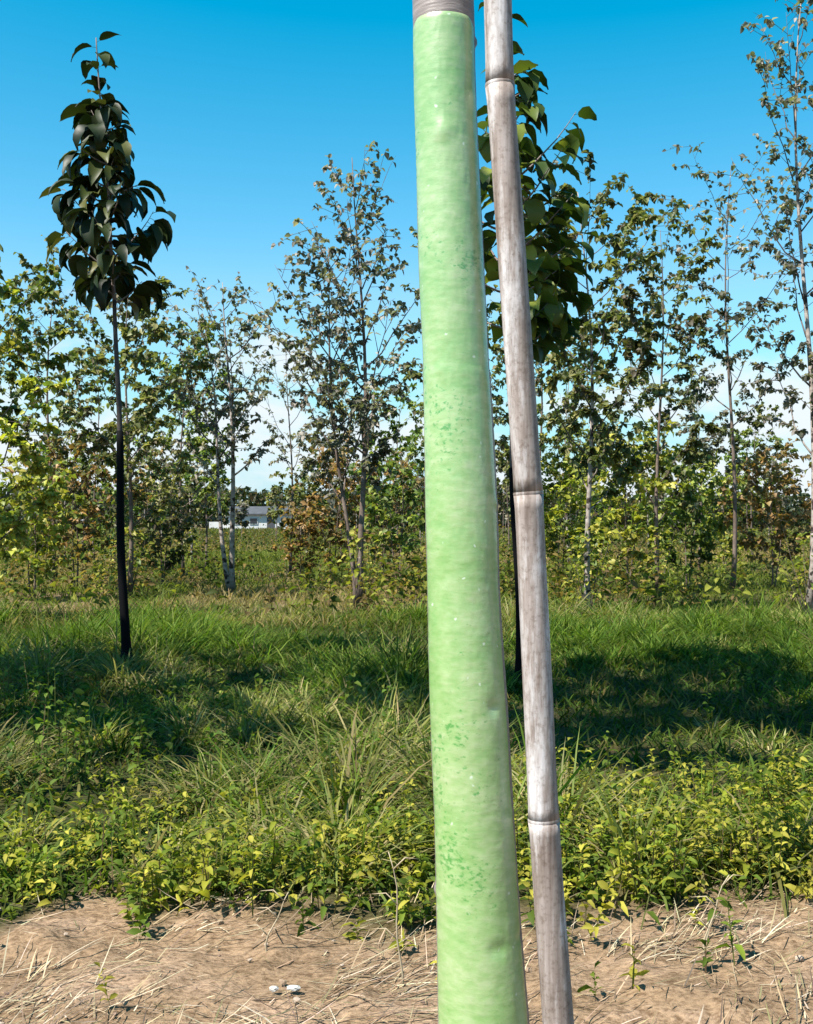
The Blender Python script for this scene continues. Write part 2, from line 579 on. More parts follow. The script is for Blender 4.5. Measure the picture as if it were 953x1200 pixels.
def trunk_bump(phi, z):
    b = 0.0005 * (fbm(phi * 3 + 20, z * 40, 3, 70) - 0.5) + 0.0004 * (fbm(phi * 9 + 9, z * 160, 2, 71) - 0.5)
    # old branch scars: (phi deg, photo row, size m, height m)
    for pd, py, s, h in ((-8, 165, 0.012, 0.0016), (88, 50, 0.004, 0.0035), (70, 590, 0.006, 0.0020), (35, 823, 0.008, -0.0016),
                         (20, 1095, 0.009, -0.0018), (-86, 1040, 0.006, 0.0025), (60, 1090, 0.007, -0.0014), (-30, 435, 0.005, 0.0006)):
        zz = CAM_H - (py - HOR) / FPX * D0
        d2 = ((phi - R(pd)) * 0.034) ** 2 + (z - zz) ** 2
        b = b + h * np.exp(-d2 / (s * s) * 1.5)
    zr = CAM_H - (436 - HOR) / FPX * D0
    b = b + 0.0006 / (1 + np.exp((z - zr) * 900))          # faint ridge ring
    return b


base_z = gzf(0.09, D0)
tree0 = empty('nursery_tree', (0.0, 0.0, 0.0), 'near tree trunk coated pale green from its grey top down, beside a bamboo stake', 'tree')
tz = np.concatenate([np.linspace(base_z - 0.02, 0.25, 40), np.linspace(0.255, 1.32, 300), np.linspace(1.34, 2.1, 40)])
nph = 72
ph = np.linspace(-math.pi, math.pi, nph, endpoint=False)


def smooth_prof(z):
    zs = np.linspace(-0.03, 0.03, 7)
    cx = np.mean([trunk_at(z + d)[0] for d in zs], 0); r = np.mean([trunk_at(z + d)[1] for d in zs], 0)
    return cx, r

PH, TZ = np.meshgrid(ph, tz)
CX, RR = smooth_prof(TZ)
root = np.clip((0.12 - TZ) / 0.12, 0, 1) ** 2 * 0.018 * (0.5 + 0.5 * np.cos(PH * 5 + 1))
RR2 = RR + trunk_bump(PH, TZ) + root
V = np.stack([(CX + RR2 * np.sin(PH)).ravel(), (D0 - RR2 * np.cos(PH)).ravel(), TZ.ravel()], 1)
ii = (np.arange(len(tz) - 1)[:, None] * nph + np.arange(nph)[None, :])
jj = (np.arange(len(tz) - 1)[:, None] * nph + (np.arange(nph)[None, :] + 1) % nph)
F = np.stack([ii.ravel(), jj.ravel(), (jj + nph).ravel(), (ii + nph).ravel()], 1)
tag(link('trunk', np_mesh('trunk', V, F, M['grey_bark'], None, True), tree0), 'smooth grey brown bark')
# coat shell on the camera side, rounded at its top corners
zt = CAM_H - (12 - HOR) / FPX * (D0 - 0.028)
pa, pb = R(-79), R(66)
u = np.linspace(0, 1, 60)
phs = pa + (pb - pa) * u
arc = 0.029
du = np.minimum(u, 1 - u) * (pb - pa) * arc
cr_ = 0.012
top = zt - (cr_ - np.sqrt(np.maximum(cr_ ** 2 - np.maximum(cr_ - du, 0) ** 2, 0)))
tt = np.linspace(0, 1, 420)
zb = 0.02
TT, TOP = np.meshgrid(tt, top, indexing='ij')
SZ = TOP + (zb - TOP) * TT
SP = np.broadcast_to(phs, SZ.shape).copy()
# the right-hand edge wanders a little down the trunk
SP = SP + (u[None, :] ** 4) * R(10) * (fbm(SZ * 14, SZ * 0, 2, 75) - 0.35)
CX, RR = smooth_prof(SZ)
lift = np.full(SZ.shape, 0.0009)
lift[0, :] = -0.0006; lift[-1, :] = -0.0006; lift[:, 0] = -0.0006; lift[:, -1] = -0.0006
RS = RR + trunk_bump(SP, SZ) + np.clip((0.12 - SZ) / 0.12, 0, 1) ** 2 * 0.018 * (0.5 + 0.5 * np.cos(SP * 5 + 1)) + lift
V = np.stack([(CX + RS * np.sin(SP)).ravel(), (D0 - RS * np.cos(SP)).ravel(), SZ.ravel()], 1)
na, nb = SZ.shape
ii = (np.arange(na - 1)[:, None] * nb + np.arange(nb - 1)[None, :]).ravel()
F = np.stack([ii + nb, ii + nb + 1, ii + 1, ii], 1)
tag(link('green_coat', np_mesh('green_coat', V, F, M['coat'], None, True), tree0), 'pale green coat with darker flecks and white specks')

# ------------------------------------------------------------------ bamboo stake
DS = 1.02
nodes_py = [-640, -380, 102, 580, 962, 1310, 1560]
stake_c = lambda py: float(np.interp(py, [-900, 0, 100, 580, 962, 1060, 1200, 1600], [545, 583.5, 586, 619.5, 637.5, 644, 654.5, 684]))
stake_w = lambda py: float(np.interp(py, [-700, 0, 580, 1200, 1600], [29, 33, 33.5, 37, 40]))
sb = P(stake_c(1560), 1560, DS)
stake = empty('bamboo_stake', (0, 0, 0), 'weathered grey bamboo stake leaning beside the green coated trunk', 'stake')
for a, b in zip(nodes_py[:-1], nodes_py[1:]):
    mb = MB()
    pts, rad = [], []
    for k in range(25):
        t = k / 24
        py = a + (b - a) * t
        py_c = py
        p = P(stake_c(py_c), py, DS)
        r = stake_w(py) / 2 / FPX * DS
        e = min(t, 1 - t) * abs(b - a)
        r *= 1 + 0.05 * math.exp(-e / 9) - 0.015 * math.exp(-abs(e - 60) / 60)
        pts.append(p); rad.append(r)
    mb.tube(pts, rad, 36)
    mb.build('internode', M['bamboo'], stake)
for py in nodes_py[1:-1]:
    mb = MB()
    pts, rad = [], []
    for dy, k in ((-6, 0.97), (-4, 1.02), (-2, 1.07), (0, 1.05), (1.5, 0.985), (3, 1.03), (5, 1.01), (7, 0.97)):
        pts.append(P(stake_c(py + dy), py + dy, DS)); rad.append(stake_w(py) / 2 / FPX * DS * (1 + (k - 1) * 0.55) * 1.02)
    mb.tube(pts, rad, 36)
    mb.build('node_ring', M['bamboo'], stake)

# ------------------------------------------------------------------ large leaves of the row trees
def big_leaf_mesh(name, mat, L, W, droop, fold, petiole, seed):
    rg = random.Random(seed)
    mb = MB()
    pd = Vector((0, 1, 0.45)).normalized()
    pe = pd * petiole
    mb.tube([Vector((0, 0, 0)), pe * 0.5 + Vector((0, 0, petiole * 0.06)), pe], [0.0016, 0.0014, 0.0012], 3, False)
    n = 7
    ang = 0.35; pos = pe.copy()
    rows = []
    tw = rg.uniform(-0.5, 0.5)
    for k in range(n + 1):
        t = k / n
        w = W * 0.5 * (math.sin(math.pi * min(1, t ** 0.72)) ** 0.85 if 0 < t < 1 else 0.0) * (1 - 0.25 * t)
        if k == 0: w = W * 0.08
        if k == n: w = 0.0006
        s = Vector((math.cos(tw * t), 0, math.sin(tw * t)))
        up = Vector((0, -math.sin(ang), math.cos(ang)))
        wav = rg.uniform(-0.05, 0.05) * W
        rows.append((pos - s * w + up * (w * fold + wav), pos.copy(), pos + s * w + up * (w * fold - wav)))
        ang -= droop / n
        pos = pos + Vector((0, math.cos(ang), math.sin(ang))) * (L / n)
    b = len(mb.v)
    for r in rows: mb.v.extend(r)
    for k in range(n):
        q = b + 3 * k
        mb.f.append((q, q + 1, q + 4, q + 3)); mb.f.append((q + 1, q + 2, q + 5, q + 4))
    me = bpy.data.meshes.new(name)
    me.from_pydata([tuple(v) for v in mb.v], [], mb.f)
    me.polygons.foreach_set('use_smooth', np.ones(len(me.polygons), bool))
    me.materials.append(mat)
    return me


leaf_dark = [big_leaf_mesh('leaf', M['big_leaf'], 0.140 + 0.014 * (k % 3), 0.076 + 0.008 * (k % 4), 0.9 + 0.28 * (k % 4), 0.25 + 0.15 * (k % 3), 0.03, k)
             for k in range(9)]
leaf_lit = [big_leaf_mesh('leaf', M['big_leaf_lit'], 0.125 + 0.014 * (k % 3), 0.090 + 0.010 * (k % 4), 0.7 + 0.25 * (k % 4), 0.2 + 0.15 * (k % 3), 0.03, 20 + k)
            for k in range(9)]


def put_leaf(parent, pos, az, pitch, roll, meshes, rg, scale=1.0):
    o = bpy.data.objects.new('leaf', rg.choice(meshes))
    COL.objects.link(o)
    o.parent = parent
    o.location = pos
    o.rotation_mode = 'YXZ'
    m = Matrix.Rotation(az, 3, 'Z') @ Matrix.Rotation(pitch, 3, 'X') @ Matrix.Rotation(roll, 3, 'Y')
    o.rotation_mode = 'XYZ'
    o.rotation_euler = m.to_euler()
    o.scale = (scale,) * 3
    return o


def row_tree(name, d, stem_px, prof, label, seed, meshes, black_top_py, branch_rows, per_branch, stem_leaves, r0, group):
    """A pruned whip: clean dark trunk, black lower part, short ascending branches and drooping leaves.
    stem_px: photo survey of the stem; prof: (row, half width px) of the crown."""
    rg = random.Random(seed)
    s = d / FPX
    base = P(stem_px[0][0], stem_px[0][1], d)
    base.z = gzf(base.x, d) - 0.01
    root = empty(name, base, label, 'tree', group)
    ys = np.array([p[1] for p in stem_px], float)[::-1]; xs = np.array([p[0] for p in stem_px], float)[::-1]
    y0, y1 = stem_px[0][1], stem_px[-1][1]

    def stem(py, jit=True):
        p = P(float(np.interp(py, ys, xs)), py, d) - base
        if py >= y0 - 1: p.z = min(p.z, 0.0)
        p.y = 0.012 * math.sin(py * 0.013 + seed)
        p.x += 0.008 * math.sin(py * 0.021 + seed * 2)
        return p

    def rad(py):
        t = (y0 - py) / (y0 - y1)
        return r0 * (1 - 0.86 * t ** 0.9) * (1 + 0.35 * max(0, 1 - t * 22))
    crown_bottom = prof[-1][0]
    rows = list(np.linspace(y0 + 6, crown_bottom, 26))
    mb = MB(); mb.tube([stem(p) for p in rows], [rad(p) for p in rows], 12)
    mb.build('trunk', M['dark_bark'], root)
    rows2 = list(np.linspace(crown_bottom + 4, y1, 30))
    mb = MB(); mb.tube([stem(p) for p in rows2], [rad(p) * 0.98 for p in rows2], 8)
    leader = mb.build('leader', M['stem_bark'], root)
    rows3 = list(np.linspace(y0 + 4, black_top_py, 20))  # lower trunk in black, drawn as a thin tube over the bark
    mb = MB(); mb.tube([stem(p) for p in rows3], [rad(p) * 1.02 + 0.0035 for p in rows3], 14)
    tag(mb.build('lower_trunk', M['lower_black'], root), 'black lower part of the trunk')
    py_p = np.array([p[0] for p in prof], float); hw_p = np.array([p[1] for p in prof], float)
    nleaf = 0
    for bi, (py, az) in enumerate(branch_rows):
        hw = float(np.interp(py - 28, py_p, hw_p)) * s
        hw *= rg.uniform(0.62, 1.04) * (1 - 0.35 * max(0.0, -math.cos(az)) * (meshes is leaf_lit))
        p0 = stem(py)
        dirh = Vector((math.cos(az), math.sin(az), 0))
        rise = hw * rg.uniform(0.25, 0.95)
        pts = []
        for k in range(7):
            t = k / 6
            pts.append(p0 + dirh * (hw * 0.86 * (t ** 0.85)) + Vector((0, 0, rise * (t ** 1.2))) +
                       Vector((rg.uniform(-1, 1), rg.uniform(-1, 1), 0)) * 0.006 * t)
        rr = [0.0065 * (1 - 0.8 * k / 6) for k in range(7)]
        mb = MB(); mb.tube(pts, rr, 6)
        br = mb.build('branch', M['stem_bark'], root)
        n = max(4, int(per_branch * (0.55 + hw / (max(hw_p) * s) * 0.6)))
        for k in range(n):
            t = 0.16 + 0.84 * (k + 0.5) / n
            f = t * 6; i = min(5, int(f))
            pos = pts[i].lerp(pts[i + 1], f - i)
            side = 1 if k % 2 else -1
            laz = az - math.pi / 2 + side * rg.uniform(0.3, 1.5) * (1 - 0.5 * t)
            put_leaf(br, pos, laz, rg.uniform(-1.15, 0.05), rg.uniform(-0.5, 0.5), meshes, rg, rg.uniform(0.72, 1.15))
            nleaf += 1
    for k in range(stem_leaves):
        t = (k + 0.5) / stem_leaves
        py = crown_bottom - 15 + (y1 + 3 - crown_bottom + 15) * t
        laz = k * 2.4 + rg.uniform(-0.4, 0.4)
        put_leaf(leader, stem(py), laz, rg.uniform(-0.5, 0.35), rg.uniform(-0.4, 0.4), meshes, rg, rg.uniform(0.75, 1.05) * (1 - 0.12 * t))
    return root


def branch_plan(y_lo, y_hi, n, seed, phase=0.0):
    rg = random.Random(seed)
    return [(y_lo + (y_hi - y_lo) * (k + rg.uniform(0.1, 0.9)) / n, phase + k * 2.39996 + rg.uniform(-0.3, 0.3)) for k in range(n)]


ROW_GROUP = 'dark leaved trees of the second row'
row_tree('nursery_tree', 5.9, [(147, 783), (143, 640), (138, 450), (136, 350), (127, 250), (119, 150), (116, 70), (115, 45)],
         [(45, 8), (130, 22), (165, 36), (200, 55), (240, 65), (280, 62), (320, 47), (352, 26)],
         'slim dark leaved tree with a narrow pointed crown on a bare black trunk', 5, leaf_dark, 505,
         branch_plan(358, 120, 25, 3, 0.4), 10, 50, 0.0225, ROW_GROUP)
row_tree('nursery_tree', 5.3, [(611, 806), (606, 640), (601, 480), (596, 380), (594, 250), (590, 120), (588, 20), (587, -20)],
         [(-20, 14), (60, 28), (120, 40), (165, 92), (210, 118), (250, 122), (300, 118), (350, 104), (395, 70)],
         'broad leafy tree standing behind the bamboo stake, its trunk black and bare', 9, leaf_lit, 548,
         branch_plan(405, 130, 20, 6, 0.2) + [(412, 0.3), (396, -0.5), (372, 0.1), (350, -0.3), (330, 0.5), (300, -0.1), (270, 0.3), (385, -1.2), (118, 0.2), (95, -0.3)], 10, 26, 0.024, ROW_GROUP)
row_tree('nursery_tree', 4.9, [(-315, 822), (-326, 640), (-327, 450), (-328, 350), (-330, 250), (-330, 150), (-330, 70), (-330, 45)],
         [(45, 10), (130, 70), (165, 100), (200, 134), (240, 152), (280, 158), (320, 154), (352, 120)],
         'leafy row tree left of the slim dark leaved tree, casting shade before it', 12, leaf_lit, 505,
         branch_plan(400, 120, 26, 8, 1.0), 11, 14, 0.026, ROW_GROUP)

# ------------------------------------------------------------------ bulk foliage
def unit(v):
    return v / np.maximum(np.linalg.norm(v, axis=1, keepdims=True), 1e-9)


def kite_leaves(Pb, D, L, W, cols, fold=0.25, rg=rng):
    """Small folded leaves, 4 triangles each."""
    n = len(Pb)
    D = unit(D)
    U = unit(rg.normal(size=(n, 3)) * 0.6 + np.array([0, 0, 1.0]))
    S = unit(np.cross(D, U)); U = unit(np.cross(S, D))
    L = np.broadcast_to(np.asarray(L, float), (n,))[:, None]; W = np.broadcast_to(np.asarray(W, float), (n,))[:, None]
    mid = Pb + D * L * 0.45 + U * L * 0.05
    tip = Pb + D * L - U * L * 0.10
    a = mid - S * W * 0.5 + U * W * fold
    b = mid + S * W * 0.5 + U * W * fold
    V = np.stack([Pb, a, mid, b, tip], 1).reshape(-1, 3)
    o = np.arange(n)[:, None] * 5
    F = np.concatenate([o + np.array([[0, 2, 1]]), o + np.array([[0, 3, 2]]), o + np.array([[1, 2, 4]]), o + np.array([[2, 3, 4]])], 0)
    return V, F, np.repeat(cols, 5, 0)


def hex_leaves(Pb, D, L, W, cols, droop=0.35, fold=0.22, rg=rng):
    """Broader leaves, 8 triangles each, with a midrib fold and a drooping tip."""
    n = len(Pb)
    D = unit(D)
    U = unit(rg.normal(size=(n, 3)) * 0.5 + np.array([0, 0, 1.0]))
    S = unit(np.cross(D, U)); U = unit(np.cross(S, D))
    L = np.broadcast_to(np.asarray(L, float), (n,))[:, None]; W = np.broadcast_to(np.asarray(W, float), (n,))[:, None]
    dz = np.array([0, 0, -1.0])
    m1 = Pb + D * L * 0.33 + U * L * 0.04
    m2 = Pb + D * L * 0.68 + dz * L * droop * 0.35
    tp = Pb + D * L * 0.97 + dz * L * droop
    l1 = m1 - S * W * 0.46 + U * W * fold; r1 = m1 + S * W * 0.46 + U * W * fold
    l2 = m2 - S * W * 0.36 + U * W * fold * 0.8; r2 = m2 + S * W * 0.36 + U * W * fold * 0.8
    V = np.stack([Pb, l1, m1, r1, l2, m2, r2, tp], 1).reshape(-1, 3)
    tri = np.array([[0, 2, 1], [0, 3, 2], [1, 2, 5], [1, 5, 4], [2, 3, 6], [2, 6, 5], [4, 5, 7], [5, 6, 7]])
    F = (np.arange(n)[:, None, None] * 8 + tri[None]).reshape(-1, 3)
    return V, F, np.repeat(cols, 8, 0)


def blades(B, az, H, W, lean, curl, cols, rg=rng):
    """Grass blades, 5 triangles each, bending over in direction az."""
    n = len(B)
    d = np.stack([np.cos(az), np.sin(az), np.zeros(n)], 1)
    s = np.stack([-np.sin(az), np.cos(az), np.zeros(n)], 1)
    tw = rg.uniform(-1.2, 1.2, n)[:, None]
    s = unit(s * np.cos(tw) + d * np.sin(tw))
    H = H[:, None]; W = W[:, None]; lean = lean[:, None]; curl = curl[:, None]
    up = np.array([0, 0, 1.0])

    def pt(t):
        a = lean + curl * t
        return B + H * t * (d * np.sin(a) + up * np.cos(a))
    p0, p1, p2, p3 = pt(0.0), pt(0.4), pt(0.75), pt(1.0)
    V = np.stack([p0 - s * W * 0.4, p0 + s * W * 0.4, p1 - s * W * 0.5, p1 + s * W * 0.5, p2 - s * W * 0.35, p2 + s * W * 0.35, p3], 1).reshape(-1, 3)
    tri = np.array([[0, 1, 3], [0, 3, 2], [2, 3, 5], [2, 5, 4], [4, 5, 6]])
    F = (np.arange(n)[:, None, None] * 7 + tri[None]).reshape(-1, 3)
    c = np.repeat(cols, 7, 0).reshape(n, 7, 3)
    return V, F, c.reshape(-1, 3)


def merge(parts):
    Vs, Fs, Cs = [], [], []
    off = 0
    for v, f, c in parts:
        Vs.append(v); Fs.append(f + off); Cs.append(c); off += len(v)
    return np.concatenate(Vs), np.concatenate(Fs), np.concatenate(Cs)


def pick(pal, n, rg=rng, jit=0.25):
    pal = np.array(pal)
    c = pal[rg.integers(0, len(pal), n)]
    return np.clip(c * (1 + rg.uniform(-jit, jit, (n, 1))) * (1 + rg.uniform(-0.08, 0.08, (n, 3))), 0, 1)


# ------------------------------------------------------------------ sparse birches of the rows behind
PAL = {
    'olive': [(0.085, 0.105, 0.03), (0.13, 0.145, 0.05), (0.055, 0.07, 0.025), (0.20, 0.19, 0.075), (0.13, 0.11, 0.07)],
    'green': [(0.08, 0.13, 0.025), (0.14, 0.19, 0.04), (0.055, 0.09, 0.02), (0.21, 0.24, 0.05)],
    'yellow': [(0.27, 0.28, 0.035), (0.19, 0.22, 0.035), (0.11, 0.15, 0.03), (0.33, 0.30, 0.06)],
    'grey': [(0.11, 0.12, 0.08), (0.17, 0.16, 0.12), (0.075, 0.08, 0.065), (0.25, 0.22, 0.19)],
    'rust': [(0.24, 0.14, 0.05), (0.17, 0.12, 0.045), (0.10, 0.11, 0.03), (0.30, 0.18, 0.07)],
}


DENSE = 2.2


def small_tree(px, d, top_py, pal, bark, label, group, seed, nleaf, r0=0.026, spread=0.20, clear=0.30, limbs=14, leaf=0.05,
               lean=0.0, detail=2, forks=1, low=None, asc=0.55, kind_name='young_tree', cat='tree'):
    nleaf = int(nleaf * DENSE); leaf = leaf * 1.04
    rg = random.Random(seed); ng = np.random.default_rng(seed)
    x = (px - 476.5) / FPX * d
    base = Vector((x, d, gzf(x, d) - 0.01))
    H = CAM_H - (top_py - HOR) / FPX * d - base.z
    root = empty(kind_name, base, label, cat, group)
    # one or two leaders
    paths = []
    for fk in range(forks):
        off = 0.0 if fk == 0 else rg.uniform(0.05, 0.10) * rg.choice((-1, 1))
        ph1, ph2 = rg.uniform(0, 6), rg.uniform(0, 6)
        hh = H * (1 if fk == 0 else rg.uniform(0.78, 0.93))
        pts = []
        for k in range(13):
            t = k / 12
            pts.append(Vector((lean * t * H + off * t * H * 0.9 + 0.018 * H * math.sin(ph1 + t * 5) * t ** 0.5 + off * 0.3,
                               0.018 * H * math.sin(ph2 + t * 4.3) * t ** 0.5, hh * t)))
        rr = [r0 * (1 - 0.90 * (k / 12) ** 0.8) * (1.25 if k == 0 else 1.0) * (1 if fk == 0 else 0.8) for k in range(13)]
        mb = MB(); mb.tube(pts, rr, 8 if detail > 1 else 5)
        mb.build('trunk', bark, root)
        paths.append((pts, hh))
    twigs = MB()
    LP, LD, LC = [], [], []
    cols = PAL[pal]
    n_l = limbs * forks
    for li in range(n_l):
        pts0, hh = paths[li % forks]
        t = clear + (0.95 - clear) * ((li + rg.random()) / n_l)
        f = t * 12; i = min(11, int(f))
        p0 = pts0[i].lerp(pts0[i + 1], f - i)
        az = li * 2.39996 + rg.uniform(-0.5, 0.5)
        tt = (t - clear) / (1 - clear)
        ln = H * spread * (0.35 + 1.15 * math.sin(math.pi * min(1, 0.18 + tt * 0.80)) ** 1.0) * rg.uniform(0.65, 1.2)
        inc = asc + rg.uniform(-0.15, 0.15)
        dirh = Vector((math.cos(az), math.sin(az), 0))
        pts = []
        for k in range(6):
            q = k / 5
            pts.append(p0 + dirh * ln * math.sin(inc) * (q ** 0.9) * 1.3 + Vector((0, 0, ln * math.cos(inc) * q ** 1.15)) +
                       Vector((rg.uniform(-1, 1), rg.uniform(-1, 1), rg.uniform(-1, 1))) * 0.02 * ln)
        lr = max(0.0035, r0 * 0.30 * (1 - 0.6 * tt))
        rad = [lr * (1 - 0.8 * k / 5) for k in range(6)]
        if detail > 1:
            mb = MB(); mb.tube(pts, rad, 5); mb.build('limb', M['twig'] if tt > 0.15 else bark, root)
        else:
            twigs.tube(pts, rad, 3, False)
        segs = [pts]
        nt = 7 if detail > 1 else (4 if detail == 1 else 2)
        for k in range(nt):
            q = 0.25 + 0.75 * (k + rg.random()) / nt
            f = q * 5; i = min(4, int(f))
            s0 = pts[i].lerp(pts[i + 1], f - i)
            dv = (dirh * rg.uniform(0.0, 0.8) + Vector((rg.uniform(-1, 1), rg.uniform(-1, 1), rg.uniform(-0.25, 0.9)))).normalized()
            tl = ln * rg.uniform(0.22, 0.5)
            s1 = s0 + dv * tl * 0.55; s2 = s0 + dv * tl + Vector((0, 0, -0.10 * tl))
            twigs.tube([s0, s1, s2], [lr * 0.36 + 0.0006, lr * 0.25 + 0.0004, 0.0008], 3, False)
            segs.append([s0, s1, s2])
        nl = max(3, int(nleaf / n_l * (0.6 + 0.8 * rg.random()) * (1.65 - 1.25 * tt)))
        limb_shade = rg.uniform(0.7, 1.3); base_c = np.array(rg.choice(cols))
        for k in range(nl):
            sg = segs[0] if rg.random() < 0.15 else segs[rg.randrange(1, len(segs))]
            q = rg.uniform(0.3, 1.0) * (len(sg) - 1); i = min(len(sg) - 2, int(q))
            p = sg[i].lerp(sg[i + 1], q - i)
            LP.append(p); LD.append((rg.gauss(0, 1), rg.gauss(0, 1), rg.gauss(-0.25, 0.7)))
            c = base_c if rg.random() < 0.5 else np.array(rg.choice(cols))
            LC.append(c * limb_shade * rg.uniform(0.7, 1.35))
    if low:      # suckers and leaves at the foot
        for k in range(low):
            h = rg.uniform(0.05, 0.75)
            a = rg.uniform(0, 6.28); r_ = rg.uniform(0.02, 0.28) * (1.1 - h)
            LP.append(Vector((r_ * math.cos(a), r_ * math.sin(a), h)))
            LD.append((math.cos(a), math.sin(a), rg.uniform(-0.6, 0.5)))
            LC.append(np.array(rg.choice(PAL['yellow'])) * rg.uniform(0.7, 1.2))
        for k in range(10):
            a = rg.uniform(0, 6.28); h = rg.uniform(0.4, 0.8)
            twigs.tube([Vector((0, 0, 0.02)), Vector((math.cos(a) * 0.10, math.sin(a) * 0.10, h * 0.5)), Vector((math.cos(a) * 0.2, math.sin(a) * 0.2, h))],
                       [0.004, 0.003, 0.001], 3, False)
    LP = np.array([tuple(p) for p in LP]); LD = np.array(LD); LC = np.clip(np.array(LC) * 1.5, 0, 0.8)
    LL = leaf * ng.uniform(0.65, 1.25, len(LP)); LW = LL * ng.uniform(0.6, 0.9, len(LP))
    fn = hex_leaves if detail > 1 else kite_leaves
    v, f, c = fn(LP, LD, LL, LW, LC, **({'droop': 0.15} if detail > 1 else {}), rg=ng)
    cr_o = link('crown', np_mesh('crown', v, f, M['leaves'], c), root)
    cr_o['kind'] = 'stuff'
    tw = twigs.build('twigs', M['twig'], cr_o)
    tw['kind'] = 'stuff'
    return root


B, Wb = M['brown_bark'], M['birch_bark']
G3 = 'sparse young trees of the third row'
small_tree(-8, 8.6, 330, 'yellow', Wb, 'yellow green leafy young tree at the left border of the grass, pale trunk', G3, 101, 1500, 0.030, 0.20, 0.18, 16, 0.060, detail=2)
small_tree(152, 11.5, 330, 'olive', B, 'bushy olive young tree directly behind the slim dark leaved tree', G3, 102, 1900, 0.030, 0.24, 0.22, 18, 0.062, detail=2, low=140)
small_tree(272, 12.6, 330, 'grey', Wb, 'white barked young birch with thin greyish crown in front of the white house', G3, 103, 900, 0.040, 0.17, 0.36, 14, 0.058, lean=-0.015, forks=2)
small_tree(422, 10.0, 185, 'grey', B, 'tall narrow young tree with forked peeling trunk and grey green crown', G3, 104, 1900, 0.036, 0.155, 0.26, 20, 0.056, forks=2, asc=0.45, low=160)
small_tree(690, 9.4, 225, 'olive', Wb, 'wide olive crowned tree with peeling pink white trunk and yellow suckers', G3, 105, 2300, 0.030, 0.20, 0.22, 20, 0.058, lean=-0.012, low=260)
small_tree(772, 11.8, 270, 'olive', B, 'olive crowned young tree beside the wide peeling trunked one', G3, 106, 1700, 0.028, 0.21, 0.20, 16, 0.060, low=200)
small_tree(858, 12.0, 190, 'grey', B, 'nearly bare young tree whose thin limbs fan out in a vase', G3, 107, 700, 0.028, 0.20, 0.34, 14, 0.056, asc=0.6)
small_tree(948, 9.0, -20, 'grey', Wb, 'tallest sparse birch at the right border, white trunk running above the others', G3, 108, 1000, 0.034, 0.145, 0.20, 20, 0.052, asc=0.45, low=60)
small_tree(62, 13.5, 315, 'olive', B, 'olive grey young tree between the yellow one and the slim dark leaved tree', G3, 109, 1600, 0.030, 0.23, 0.2, 16, 0.062)
small_tree(545, 13.0, 300, 'olive', B, 'young tree standing hidden behind the green coated trunk', G3, 110, 1300, 0.028, 0.19, 0.25, 14, 0.06)
small_tree(630, 14.5, 330, 'olive', B, 'olive young tree seen past the right side of the bamboo stake', G3, 111, 1300, 0.028, 0.2, 0.22, 14, 0.065)
small_tree(215, 15.5, 385, 'green', B, 'green young tree with dark thin trunk behind the white barked birch', G3, 112, 1200, 0.026, 0.21, 0.25, 14, 0.066)
small_tree(340, 16.5, 400, 'grey', B, 'thin bluish grey young tree right of the white barked birch', G3, 113, 420, 0.026, 0.16, 0.35, 12, 0.06)

G4 = 'young trees in the far nursery rows'
sd = 200
ORD = {17.5: 'fourth', 21.5: 'fifth', 27: 'sixth', 34: 'seventh', 43: 'eighth', 55: 'last'}
HUE = {'olive': 'olive', 'green': 'green', 'grey': 'greyish', 'yellow': 'yellow green', 'rust': 'rusty'}
for d, sp, top, nl, det, lf in ((17.5, 2.3, 3.7, 650, 1, 0.072), (21.5, 2.5, 3.5, 560, 1, 0.085), (27, 2.7, 3.4, 420, 1, 0.10),
                                (34, 3.0, 3.3, 330, 0, 0.125), (43, 3.4, 3.4, 280, 0, 0.15), (55, 4.0, 3.6, 260, 0, 0.19)):
    half = 0.37 * d + 1.5
    nt = int(2 * half / sp)
    for k in range(nt + 1):
        sd += 1
        rg_ = random.Random(sd)
        x = -half + 2 * half * (k + rg_.uniform(-0.25, 0.25)) / nt
        px = 476.5 + x / d * FPX
        if 235 < px < 360 and d > 15: 
            hh = top * rg_.uniform(0.45, 0.62)       # younger whips stand in the gap before the house
        else:
            hh = top * rg_.uniform(0.72, 1.12)
        tp = HOR - (hh - CAM_H) / d * FPX
        pal = rg_.choices(['olive', 'green', 'grey', 'yellow', 'rust'], [5, 3, 2, 1.6, 1.4])[0]
        bk = rg_.choice([B, Wb, B])
        far_labels = 'slender %s leaved young tree on a %s trunk in the %s tree row' % (HUE[pal], 'whitish' if bk is Wb else 'brown', ORD[d])
        small_tree(px, d, tp, pal, bk, far_labels, G4, sd, int(nl * rg_.uniform(0.6, 1.2)), 0.024, 0.20, rg_.uniform(0.22, 0.36),
                   11 if det else 9, lf, detail=det)

